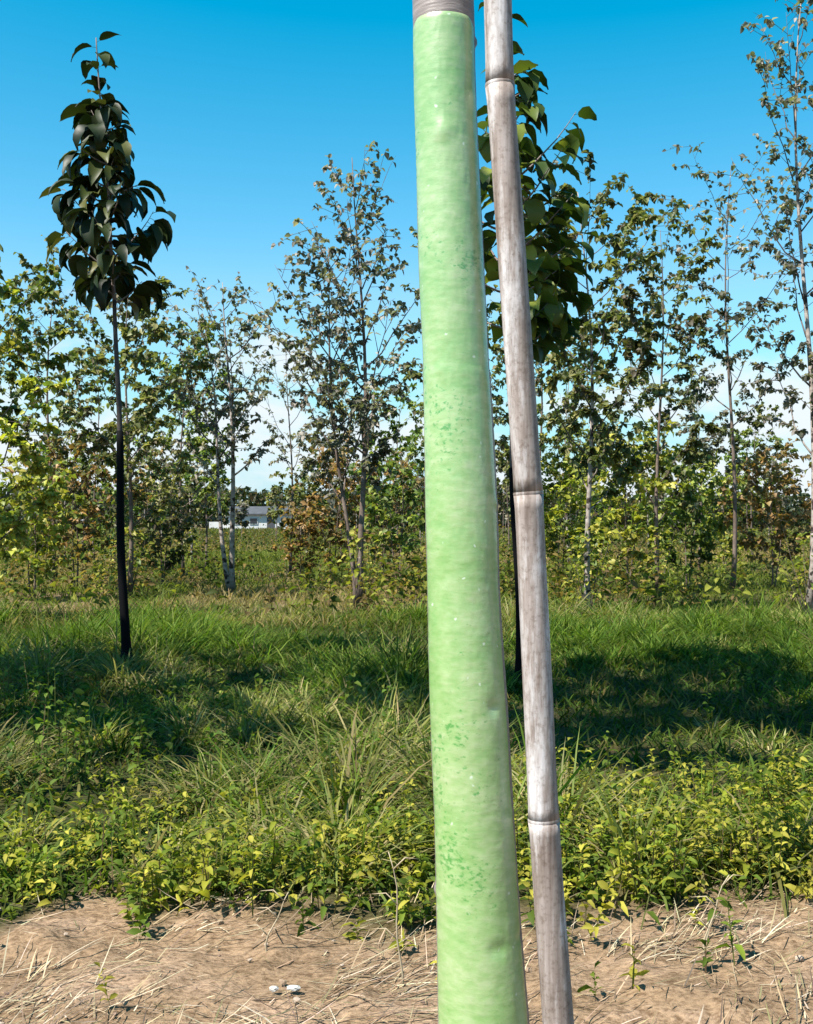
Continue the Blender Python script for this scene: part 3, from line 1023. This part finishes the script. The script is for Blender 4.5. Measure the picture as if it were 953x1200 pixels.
GS = 'leafy shrubs between the tree rows'
for i, (px, d, h, pal, nl, lab) in enumerate((
        (735, 12.2, 1.75, 'yellow', 800, 'tall yellow green shrub between the peeling pink trunk and its olive neighbour'),
        (805, 13.4, 1.6, 'green', 700, 'green shrub right of the olive crowned young tree'),
        (655, 13.8, 1.7, 'yellow', 650, 'yellow green shrub close beside the bamboo stake'),
        (905, 12.8, 1.6, 'rust', 600, 'rusty olive shrub left of the tallest sparse birch'),
        (90, 13.0, 1.7, 'rust', 700, 'orange tinged shrub left of the slim dark leaved tree'),
        (40, 11.0, 1.35, 'yellow', 600, 'yellow green shrub under the yellow leafy tree'),
        (190, 13.6, 1.5, 'olive', 600, 'olive shrub right of the slim dark leaved tree'),
        (388, 14.5, 1.8, 'rust', 650, 'rust orange shrub left of the tall forked trunk'),
        (470, 12.5, 1.7, 'green', 650, 'green shrub between the forked trunk and the green coated trunk'),
        (448, 15.2, 1.6, 'rust', 500, 'small rusty shrub right of the tall forked trunk'),
        (352, 15.0, 1.0, 'rust', 300, 'low brownish shrub right of the white barked birch'),
        (690, 16.0, 1.6, 'green', 500, 'green shrub behind the peeling pink trunk'),
        (850, 16.0, 1.6, 'yellow', 500, 'yellow green shrub behind the nearly bare vase shaped tree'),
        (135, 17.0, 1.7, 'green', 500, 'green shrub behind the slim dark leaved tree'))):
    small_tree(px, d, HOR - (h - CAM_H) / d * FPX, pal, B, lab, GS, 400 + i, nl, 0.014, 0.30, 0.10, 14, 0.075, detail=1, forks=2, kind_name='shrub', cat='shrub')

GT = 'added unseen shade trees left of the near row'  # trees added out of view so their crowns shade the grass
for i, (x, y, lab) in enumerate(((-2.45, 2.25, 'added unseen tall leafy tree left of the green coated trunk, shading the grass beyond the stake'),
                                 (-5.25, 2.05, 'added unseen tall leafy tree farther left of the green coated trunk, shading the slim tree'))):
    small_tree(476.5 + x / y * FPX, y, HOR - (7.5 - CAM_H) / y * FPX, 'green', B, lab, GT, 500 + i, 3600, 0.045, 0.115, 0.70, 26, 0.105, detail=1, asc=0.95)
# crown of the near tree
ngc = np.random.default_rng(17)
tzc = 2.1
topc = Vector((smooth_prof(np.array([tzc]))[0][0], D0, tzc))
mbc = MB()
mbc.tube([topc - Vector((0, 0, 0.05)), topc + Vector((-0.02, 0, 0.8)), topc + Vector((-0.03, 0.02, 2.2))], [0.022, 0.014, 0.003], 10)
segs = []
for k in range(26):
    t = (k + 0.5) / 26
    a = k * 2.4
    p0 = topc + Vector((-0.03 * t, 0, 2.0 * t - 0.05))
    ln = 0.65 * (1 - 0.75 * t) + 0.1
    p1 = p0 + Vector((math.cos(a) * ln, math.sin(a) * ln, ln * 0.8))
    mbc.tube([p0, p0.lerp(p1, 0.5) + Vector((0, 0, -0.03)), p1], [0.008, 0.006, 0.002], 6)
    segs.append((p0, p1))
mbc.build('limbs', M['grey_bark'], tree0)
Pc = []; Dc = []
for k in range(700):
    p0, p1 = segs[k % 26]
    p = p0.lerp(p1, 0.2 + 0.8 * ngc.random()); Pc.append(tuple(p)); Dc.append(ngc.normal(size=3) + np.array([0, 0, -0.5]))
v, f, c = hex_leaves(np.array(Pc), np.array(Dc), ngc.uniform(0.07, 0.12, 700), ngc.uniform(0.04, 0.07, 700), pick([(0.05, 0.09, 0.02), (0.08, 0.13, 0.025)], 700, ngc), rg=ngc)
link('crown', np_mesh('crown', v, f, M['leaves'], c), tree0)['kind'] = 'stuff'

# ------------------------------------------------------------------ distant wood and white house
ng = np.random.default_rng(33)
n = 45000
ang = ng.uniform(-0.62, 0.62, n)
dd = ng.uniform(150, 195, n)
xx = np.tan(ang) * dd
hgt = 1.2 + 5.0 * fbm(xx * 0.045, dd * 0.02, 3, 90) + 2.0 * vnoise(xx * 0.25, dd * 0.1, 91)
zz = hgt * ng.uniform(0, 1, n) ** 0.8
keep = ~((xx > -27) & (xx < -13) & (dd < 168))
Pb = np.stack([xx, dd, zz], 1)[keep]
c = pick([(0.03, 0.05, 0.02), (0.05, 0.07, 0.025), (0.075, 0.075, 0.03), (0.04, 0.055, 0.03), (0.10, 0.075, 0.03)], len(Pb), ng)
v, f, c = kite_leaves(Pb, ng.normal(size=(len(Pb), 3)) + np.array([0, 0, -0.3]), ng.uniform(0.6, 1.3, len(Pb)), ng.uniform(0.45, 0.9, len(Pb)), c, rg=ng)
tag(link('distant_wood', np_mesh('distant_wood', v, f, M['leaves'], c)), 'low dark wood closing the field at the horizon', 'wood', kind='stuff')

M['white_wall'] = plain_material('white_wall', (0.78, 0.78, 0.77), 0.7, 0.3, 0.06, 2.0)
M['roof'] = bark_material('roof_shingles', (0.06, 0.065, 0.075), (0.12, 0.125, 0.14), (2, 2, 9), 0.8)
M['pane'] = plain_material('window_pane', (0.03, 0.035, 0.045), 0.1, 0.6, 0.1, 2.0)
hd = 135.0
hc = P(309, 618, hd)
house = empty('house', (hc.x, hd, 0.0), 'low white house with a dark roof far off beyond the nursery rows', 'house')
mb = MB(); mb.box((-4.2, -3, -0.2), (4.2, 3, 1.75)); mb.box((-6.3, -2.2, -0.2), (-4.2 - 0.003, 2.2, 0.85)); mb.build('wall', M['white_wall'], house, False)
mb = MB()
b = len(mb.v)
for z, y in ((1.70, -3.4), (1.82, -3.4), (2.75, 0.0), (2.63, 0.0), (1.82, 3.4), (1.70, 3.4)):
    for x in (-4.6, 4.6): mb.v.append((x, y, z))
for q in ((0, 1, 3, 2), (2, 3, 5, 4), (4, 5, 9, 8), (8, 9, 11, 10), (10, 11, 7, 6), (6, 7, 1, 0)): mb.f.append(q)
mb.f.append((0, 2, 4, 6)); mb.f.append((6, 4, 8, 10)); mb.f.append((3, 1, 7, 5)); mb.f.append((5, 7, 11, 9))
mb.build('roof', M['roof'], house, False)
for x in (-3.0, -0.8, 2.9):
    mb = MB(); mb.box((x - 0.5, -3.08, 0.55), (x + 0.5, -3.003, 1.35)); w_ = mb.build('window', M['white_wall'], house, False)
    mb = MB(); mb.box((x - 0.42, -3.10, 0.63), (x + 0.42, -3.083, 1.27)); mb.build('pane', M['pane'], w_, False)
mb = MB(); mb.box((0.8, -3.06, -0.1), (1.7, -3.003, 1.5)); mb.build('door', M['roof'], house, False)

# ------------------------------------------------------------------ ground cover
def frustum_pts(n, d0, d1, margin, rg, power=1.0):
    """Random spots on the field inside a wedge that reaches well past both sides of the view."""
    t = rg.uniform(0, 1, n)
    d = np.sqrt(d0 ** 2 + (d1 ** 2 - d0 ** 2) * t) if power == 2 else d0 + (d1 - d0) * t
    x = rg.uniform(-1, 1, n) * (0.40 * d + margin)
    return x, d

rgG = np.random.default_rng(51)
parts = []
# tall green grass between the near strip and the second row, growing in tufts
nt = 2100
tx, ty = frustum_pts(nt, 2.45, 8.8, 1.0, rgG, 2)
dens = fbm(tx * 1.1 + 7, ty * 0.9, 3, 60)
ok = dens > 0.36
tx, ty, dens = tx[ok], ty[ok], dens[ok]
per = 75
trad = rgG.uniform(0.03, 0.13, len(tx))
off = rgG.uniform(0, 6.28, len(tx) * per); ofr = np.sqrt(rgG.uniform(0, 1, len(tx) * per)) * np.repeat(trad, per)
bx_ = np.repeat(tx, per) + np.cos(off) * ofr
by_ = np.repeat(ty, per) + np.sin(off) * ofr
n = len(bx_)
tone = np.repeat(np.clip(rgG.uniform(0, 1, len(tx)) * 0.55 + 1.5 * (fbm(tx * 0.9 + 31, ty * 1.3, 2, 77) - 0.5) + 0.25, 0, 1), per)
hh = np.repeat(0.09 + 0.24 * np.clip((dens - 0.34) * 2.6, 0, 1) * rgG.uniform(0.5, 1.25, len(tx)), per) * rgG.uniform(0.5, 1.15, n)
pal_a = pick([(0.09, 0.16, 0.018), (0.14, 0.22, 0.028), (0.06, 0.12, 0.015), (0.20, 0.26, 0.045)], n, rgG, 0.3)
pal_b = pick([(0.28, 0.28, 0.08), (0.38, 0.33, 0.15), (0.20, 0.24, 0.06)], n, rgG, 0.3)
cc = np.where((tone > 0.66)[:, None], pal_b, pal_a) * np.repeat(rgG.uniform(0.6, 1.35, (len(tx), 1)), per, 0)
taz = off + rgG.normal(0, 0.7, n)
parts.append(blades(np.stack([bx_, by_, gz(bx_, by_) - 0.01], 1), taz, hh, rgG.uniform(0.004, 0.009, n),
                    rgG.uniform(0.0, 0.25, n) + 0.35 * ofr / 0.13, rgG.uniform(0.3, 1.5, n), cc, rgG))
# short undergrowth filling the gaps
n = 75000
bx_, by_ = frustum_pts(n, 2.35, 9.5, 1.0, rgG, 2)
cc = pick([(0.07, 0.12, 0.018), (0.11, 0.16, 0.025), (0.18, 0.16, 0.05), (0.05, 0.08, 0.015)], n, rgG, 0.3)
parts.append(blades(np.stack([bx_, by_, gz(bx_, by_) - 0.01], 1), rgG.uniform(0, 6.28, n), rgG.uniform(0.04, 0.12, n), rgG.uniform(0.005, 0.011, n),
                    rgG.uniform(0.1, 0.7, n), rgG.uniform(0.2, 1.2, n), cc, rgG))
v, f, c = merge(parts)
tag(link('grass', np_mesh('grass', v, f, M['grass'], c)), 'lush green grass between the soil strip and the second row', 'grass', kind='stuff')

# shorter, drier field grass further off
rgF = np.random.default_rng(52)
parts = []
n = 110000
bx_, by_ = frustum_pts(n, 8.0, 32, 2.0, rgF, 1)
mix_ = fbm(bx_ * 0.5, by_ * 0.35, 3, 61)[:, None]
ca = pick([(0.15, 0.19, 0.03), (0.21, 0.24, 0.04), (0.10, 0.14, 0.022)], n, rgF, 0.3)
cb = pick([(0.32, 0.25, 0.10), (0.25, 0.22, 0.075), (0.40, 0.30, 0.14)], n, rgF, 0.3)
cc = np.where(mix_ > 0.52, cb, ca)
sc = by_ / 8.0
parts.append(blades(np.stack([bx_, by_, gz(bx_, by_) - 0.01], 1), rgF.uniform(0, 6.28, n), rgF.uniform(0.05, 0.16, n) * (1 + 0.12 * sc), 0.006 * sc ** 0.8 * rgF.uniform(0.7, 1.5, n),
                    rgF.uniform(0.1, 0.6, n), rgF.uniform(0.2, 1.0, n), cc, rgF))
n = 40000
bx_, by_ = frustum_pts(n, 30, 110, 4.0, rgF, 1)
cc = pick([(0.10, 0.12, 0.03), (0.15, 0.16, 0.05), (0.18, 0.14, 0.06), (0.07, 0.09, 0.025)], n, rgF, 0.3)
parts.append(blades(np.stack([bx_, by_, gz(bx_, by_) - 0.01], 1), rgF.uniform(0, 6.28, n), rgF.uniform(0.15, 0.5, n), 0.0012 * by_ * rgF.uniform(0.7, 1.5, n),
                    rgF.uniform(0.1, 0.6, n), rgF.uniform(0.2, 1.0, n), cc, rgF))
v, f, c = merge(parts)
tag(link('field_grass', np_mesh('field_grass', v, f, M['grass'], c)), 'drier yellowish field grass under the far tree rows', 'grass', kind='stuff')


# leafy weeds along the edge of the bare strip
def weeds(n, d0, d1, margin, hmin, hmax, pal, leaf, per, rg, densf, name, label, wratio=0.5):
    x, y = frustum_pts(n, d0, d1, margin, rg, 1)
    ok = densf(x, y) > rg.uniform(0, 1, n)
    x, y = x[ok], y[ok]; n = len(x)
    H = rg.uniform(hmin, hmax, n) * (0.25 + 1.5 * fbm(x * 3.0, y * 3.0, 2, 65))
    az = rg.uniform(0, 6.28, n); ln = rg.uniform(0, 0.45, n)
    B0 = np.stack([x, y, gz(x, y) - 0.01], 1)
    top_ = np.stack([np.cos(az) * np.sin(ln), np.sin(az) * np.sin(ln), np.cos(ln)], 1) * H[:, None]
    stems = blades(B0, az, H, np.full(n, 0.0035), ln, np.zeros(n), pick([(0.12, 0.14, 0.04), (0.16, 0.12, 0.06)], n, rg), rg)
    t = np.tile(np.linspace(0.25, 1.0, per), n) + rg.uniform(-0.05, 0.05, n * per)
    Pb = np.repeat(B0, per, 0) + np.repeat(top_, per, 0) * t[:, None]
    la = np.tile(np.arange(per) * 2.4, n) + np.repeat(az, per) + rg.uniform(-0.5, 0.5, n * per)
    Dv = np.stack([np.cos(la), np.sin(la), rg.uniform(-0.3, 1.3, n * per)], 1)
    L = leaf * rg.uniform(0.45, 1.45, n * per) * (1.15 - 0.4 * t)
    shade = np.repeat(rg.uniform(0.75, 1.25, (n, 1)), per, 0)
    pc = np.array(pal)[rg.integers(0, len(pal), n)]
    cc = np.clip(np.repeat(pc, per, 0) * shade * rg.uniform(0.75, 1.25, (n * per, 1)), 0, 1)
    lv = hex_leaves(Pb, Dv, L, L * wratio * rg.uniform(0.8, 1.2, n * per), cc, 0.3, 0.2, rg)
    v, f, c = merge([stems, lv])
    o = link(name, np_mesh(name, v, f, M['weed'], c))
    tag(o, label, 'weeds', kind='stuff')
    return o

rgW = np.random.default_rng(71)


def dens_front(x, y):
    e = soil_edge(x)
    return np.clip((y - e) / 0.22, 0.005 * (y > 1.7), 1) * np.clip((3.45 - y) / 0.7, 0, 1) * np.clip((fbm(x * 2.6 + 2, y * 2.6, 3, 66) - 0.38) * 6, 0.22, 1)

weeds(9500, 1.7, 3.45, 0.8, 0.05, 0.16, [(0.28, 0.31, 0.03), (0.37, 0.37, 0.045), (0.17, 0.23, 0.028), (0.44, 0.40, 0.06), (0.11, 0.17, 0.022)],
      0.031, 11, rgW, dens_front, 'leafy_weeds', 'bright yellow green leafy weeds fringing the bare soil strip', 0.42)


def dens_mid(x, y):
    return np.clip((fbm(x * 1.1 + 9, y * 1.1, 3, 67) - 0.46) * 5, 0, 1)

weeds(2000, 3.2, 8.5, 1.0, 0.10, 0.24, [(0.09, 0.16, 0.018), (0.15, 0.22, 0.03), (0.06, 0.11, 0.016), (0.21, 0.24, 0.04)],
      0.036, 10, rgW, dens_mid, 'field_weeds', 'darker green broad leaved weeds scattered through the lush grass')


def dens_far(x, y):
    return np.clip((fbm(x * 0.6 + 4, y * 0.5, 3, 68) - 0.44) * 5, 0, 1)

weeds(6500, 8.5, 34, 2.0, 0.25, 0.70, [(0.14, 0.18, 0.025), (0.25, 0.26, 0.04), (0.28, 0.20, 0.06), (0.09, 0.12, 0.02), (0.20, 0.14, 0.06)],
      0.085, 8, rgW, dens_far, 'tall_weeds', 'knee high olive and rusty weeds among the far tree rows')

# straw and dead stems on the bare strip
rgS = np.random.default_rng(81)
n = 15000
x, y = frustum_pts(n, 1.05, 2.75, 0.8, rgS, 1)
dn = fbm(x * 3 + 1, y * 3.5, 3, 82)
keep = rgS.uniform(0, 1, n) < np.clip((dn - 0.36) * 4.5, 0.10, 1) * np.clip((soil_edge(x) + 0.45 - y) / 0.4, 0, 1)
x, y = x[keep], y[keep]; n = len(x)
flow = 0.5 + 1.6 * (fbm(x * 1.2, y * 1.2, 2, 83) - 0.5) * 2
az = flow + rgS.normal(0, 0.5, n) + math.pi * rgS.integers(0, 2, n)
cc = pick([(0.46, 0.35, 0.21), (0.38, 0.27, 0.16), (0.58, 0.47, 0.32), (0.24, 0.165, 0.10), (0.13, 0.09, 0.06), (0.20, 0.18, 0.08)], n, rgS, 0.25)
clz = (fbm(x * 30, y * 30, 3, 40) - 0.5) * 0.014 + np.maximum(fbm(x * 12, y * 15, 2, 41) - 0.64, 0) * 0.06
sv = blades(np.stack([x, y, gz(x, y) + np.maximum(clz, 0) + 0.004], 1), az, 0.015 + 0.10 * rgS.uniform(0, 1, n) ** 2.2, rgS.uniform(0.0012, 0.0034, n),
            rgS.uniform(1.15, 1.54, n), rgS.uniform(-0.2, 0.12, n), cc, rgS)
# thicker tangles of dead grass at the edge of the strip: (x, depth, count, spread)
parts = [sv]
for cx, cy, k, spd, a0 in ((-0.66, 1.92, 130, 0.10, 0.9), (0.42, 2.06, 90, 0.09, 0.6), (0.58, 2.12, 110, 0.10, 0.7), (-0.05, 1.95, 90, 0.10, 0.4),
                           (0.10, 2.20, 70, 0.09, 0.6), (-0.42, 2.15, 60, 0.09, 0.5), (-0.18, 1.72, 70, 0.09, 2.6), (-0.60, 1.74, 60, 0.07, 0.8)):
    bx_ = cx + rgS.normal(0, spd, k); by_ = cy + rgS.normal(0, spd * 0.7, k)
    k = k // 2; bx_ = bx_[:k]; by_ = by_[:k]
    parts.append(blades(np.stack([bx_, by_, gz(bx_, by_) + 0.002], 1), a0 + rgS.normal(0, 0.5, k), rgS.uniform(0.05, 0.14, k), rgS.uniform(0.0016, 0.0034, k),
                        rgS.uniform(1.05, 1.55, k), rgS.uniform(0.0, 0.35, k), pick([(0.58, 0.47, 0.30), (0.45, 0.34, 0.20), (0.66, 0.57, 0.40), (0.25, 0.18, 0.12)], k, rgS), rgS))
v, f, c = merge(parts)
tag(link('straw_litter', np_mesh('straw_litter', v, f, M['straw'], c)), 'tan straw and dead grass strewn on the bare soil strip', 'straw', kind='stuff')

# dried stalks still standing
def stalk(px, py0, py1, d, label, seed, bend=0.0):
    rg_ = random.Random(seed)
    a = P(px, py0, d); a.z = gzf(a.x, d)
    h = (py0 - py1) / FPX * d
    root = empty('dry_stalk', a, label, 'plant')
    pts = [Vector((bend * t * t * h + 0.004 * math.sin(t * 9 + seed), 0, h * t - 0.01)) for t in [k / 8 for k in range(9)]]
    mb = MB(); mb.tube(pts, [0.0022 * (1 - 0.6 * k / 8) for k in range(9)], 5)
    mb.build('stem', M['stalk'], root)
    for k in range(3):
        p = pts[3 + 2 * k]
        s_ = rg_.choice((-1, 1))
        mb = MB(); mb.tube([p, p + Vector((s_ * 0.02, 0.0, 0.02)), p + Vector((s_ * 0.045, 0.01, 0.015))], [0.0016, 0.0012, 0.0004], 4)
        mb.build('side_shoot', M['stalk'], root)

M['stalk'] = bark_material('dry_stalk', (0.40, 0.30, 0.18), (0.62, 0.52, 0.36), (60, 60, 20))
stalk(470, 1150, 985, 1.92, 'thin pale dry stalk standing upright left of the green coated trunk', 1, -0.08)
stalk(312, 1112, 1030, 2.06, 'short bent dry stalk standing where the weeds meet the soil', 2, 0.35)
stalk(826, 1110, 1010, 2.07, 'dry stalk leaning out of the dead grass right of the bamboo stake', 3, 0.3)

# stones and clods
import bmesh
rgP = random.Random(91)
bm = bmesh.new()
colsP = []
for k in range(300):
    y = rgP.uniform(1.3, 2.4); x = rgP.uniform(-1, 1) * (0.40 * y + 0.6)
    s = rgP.choice([0.002, 0.003, 0.003, 0.004, 0.007])
    r_ = bmesh.ops.create_icosphere(bm, subdivisions=1, radius=s, matrix=Matrix.Translation((x, y, gzf(x, y) + 0.004 + s * 0.3)) @ Matrix.Diagonal((1.2, 1, 0.7, 1)))
    c = rgP.choice([(0.42, 0.31, 0.21), (0.34, 0.24, 0.16), (0.46, 0.36, 0.28), (0.22, 0.15, 0.11)])
    for q in r_['verts']:
        q.co += Vector((rgP.uniform(-1, 1), rgP.uniform(-1, 1), rgP.uniform(-1, 1))) * s * 0.25
        colsP.append(c)
me = bpy.data.meshes.new('pebbles'); bm.to_mesh(me); bm.free()
set_attr(me, np.array(colsP)); me.materials.append(M['stone'])
tag(link('pebbles', me), 'small pebbles and crumbs of earth on the bare soil', 'pebbles', kind='stuff')

M['white_chip'] = plain_material('white_chip', (0.70, 0.68, 0.64), 0.6, 0.3, 0.05, 60)
for px, py, w, lab in ((321, 1158, 0.016, 'small white chip lying on the straw, the left one of a pair'),
                       (344, 1158, 0.024, 'longer white chip lying on the straw beside a smaller one')):
    d = CAM_H / (py - HOR) * FPX
    p = P(px, py, d)
    bm = bmesh.new()
    bmesh.ops.create_icosphere(bm, subdivisions=2, radius=1.0)
    for q in bm.verts:
        q.co = Vector((q.co.x * w * 0.5, q.co.y * 0.006, q.co.z * 0.005)) * (1 + 0.15 * math.sin(q.co.x * 5 + q.co.y * 7))
    me = bpy.data.meshes.new('white_chip'); bm.to_mesh(me); bm.free(); me.materials.append(M['white_chip'])
    o = link('white_chip', me); o.location = (p.x, d, gzf(p.x, d) + 0.012)
    tag(o, lab, 'chip')
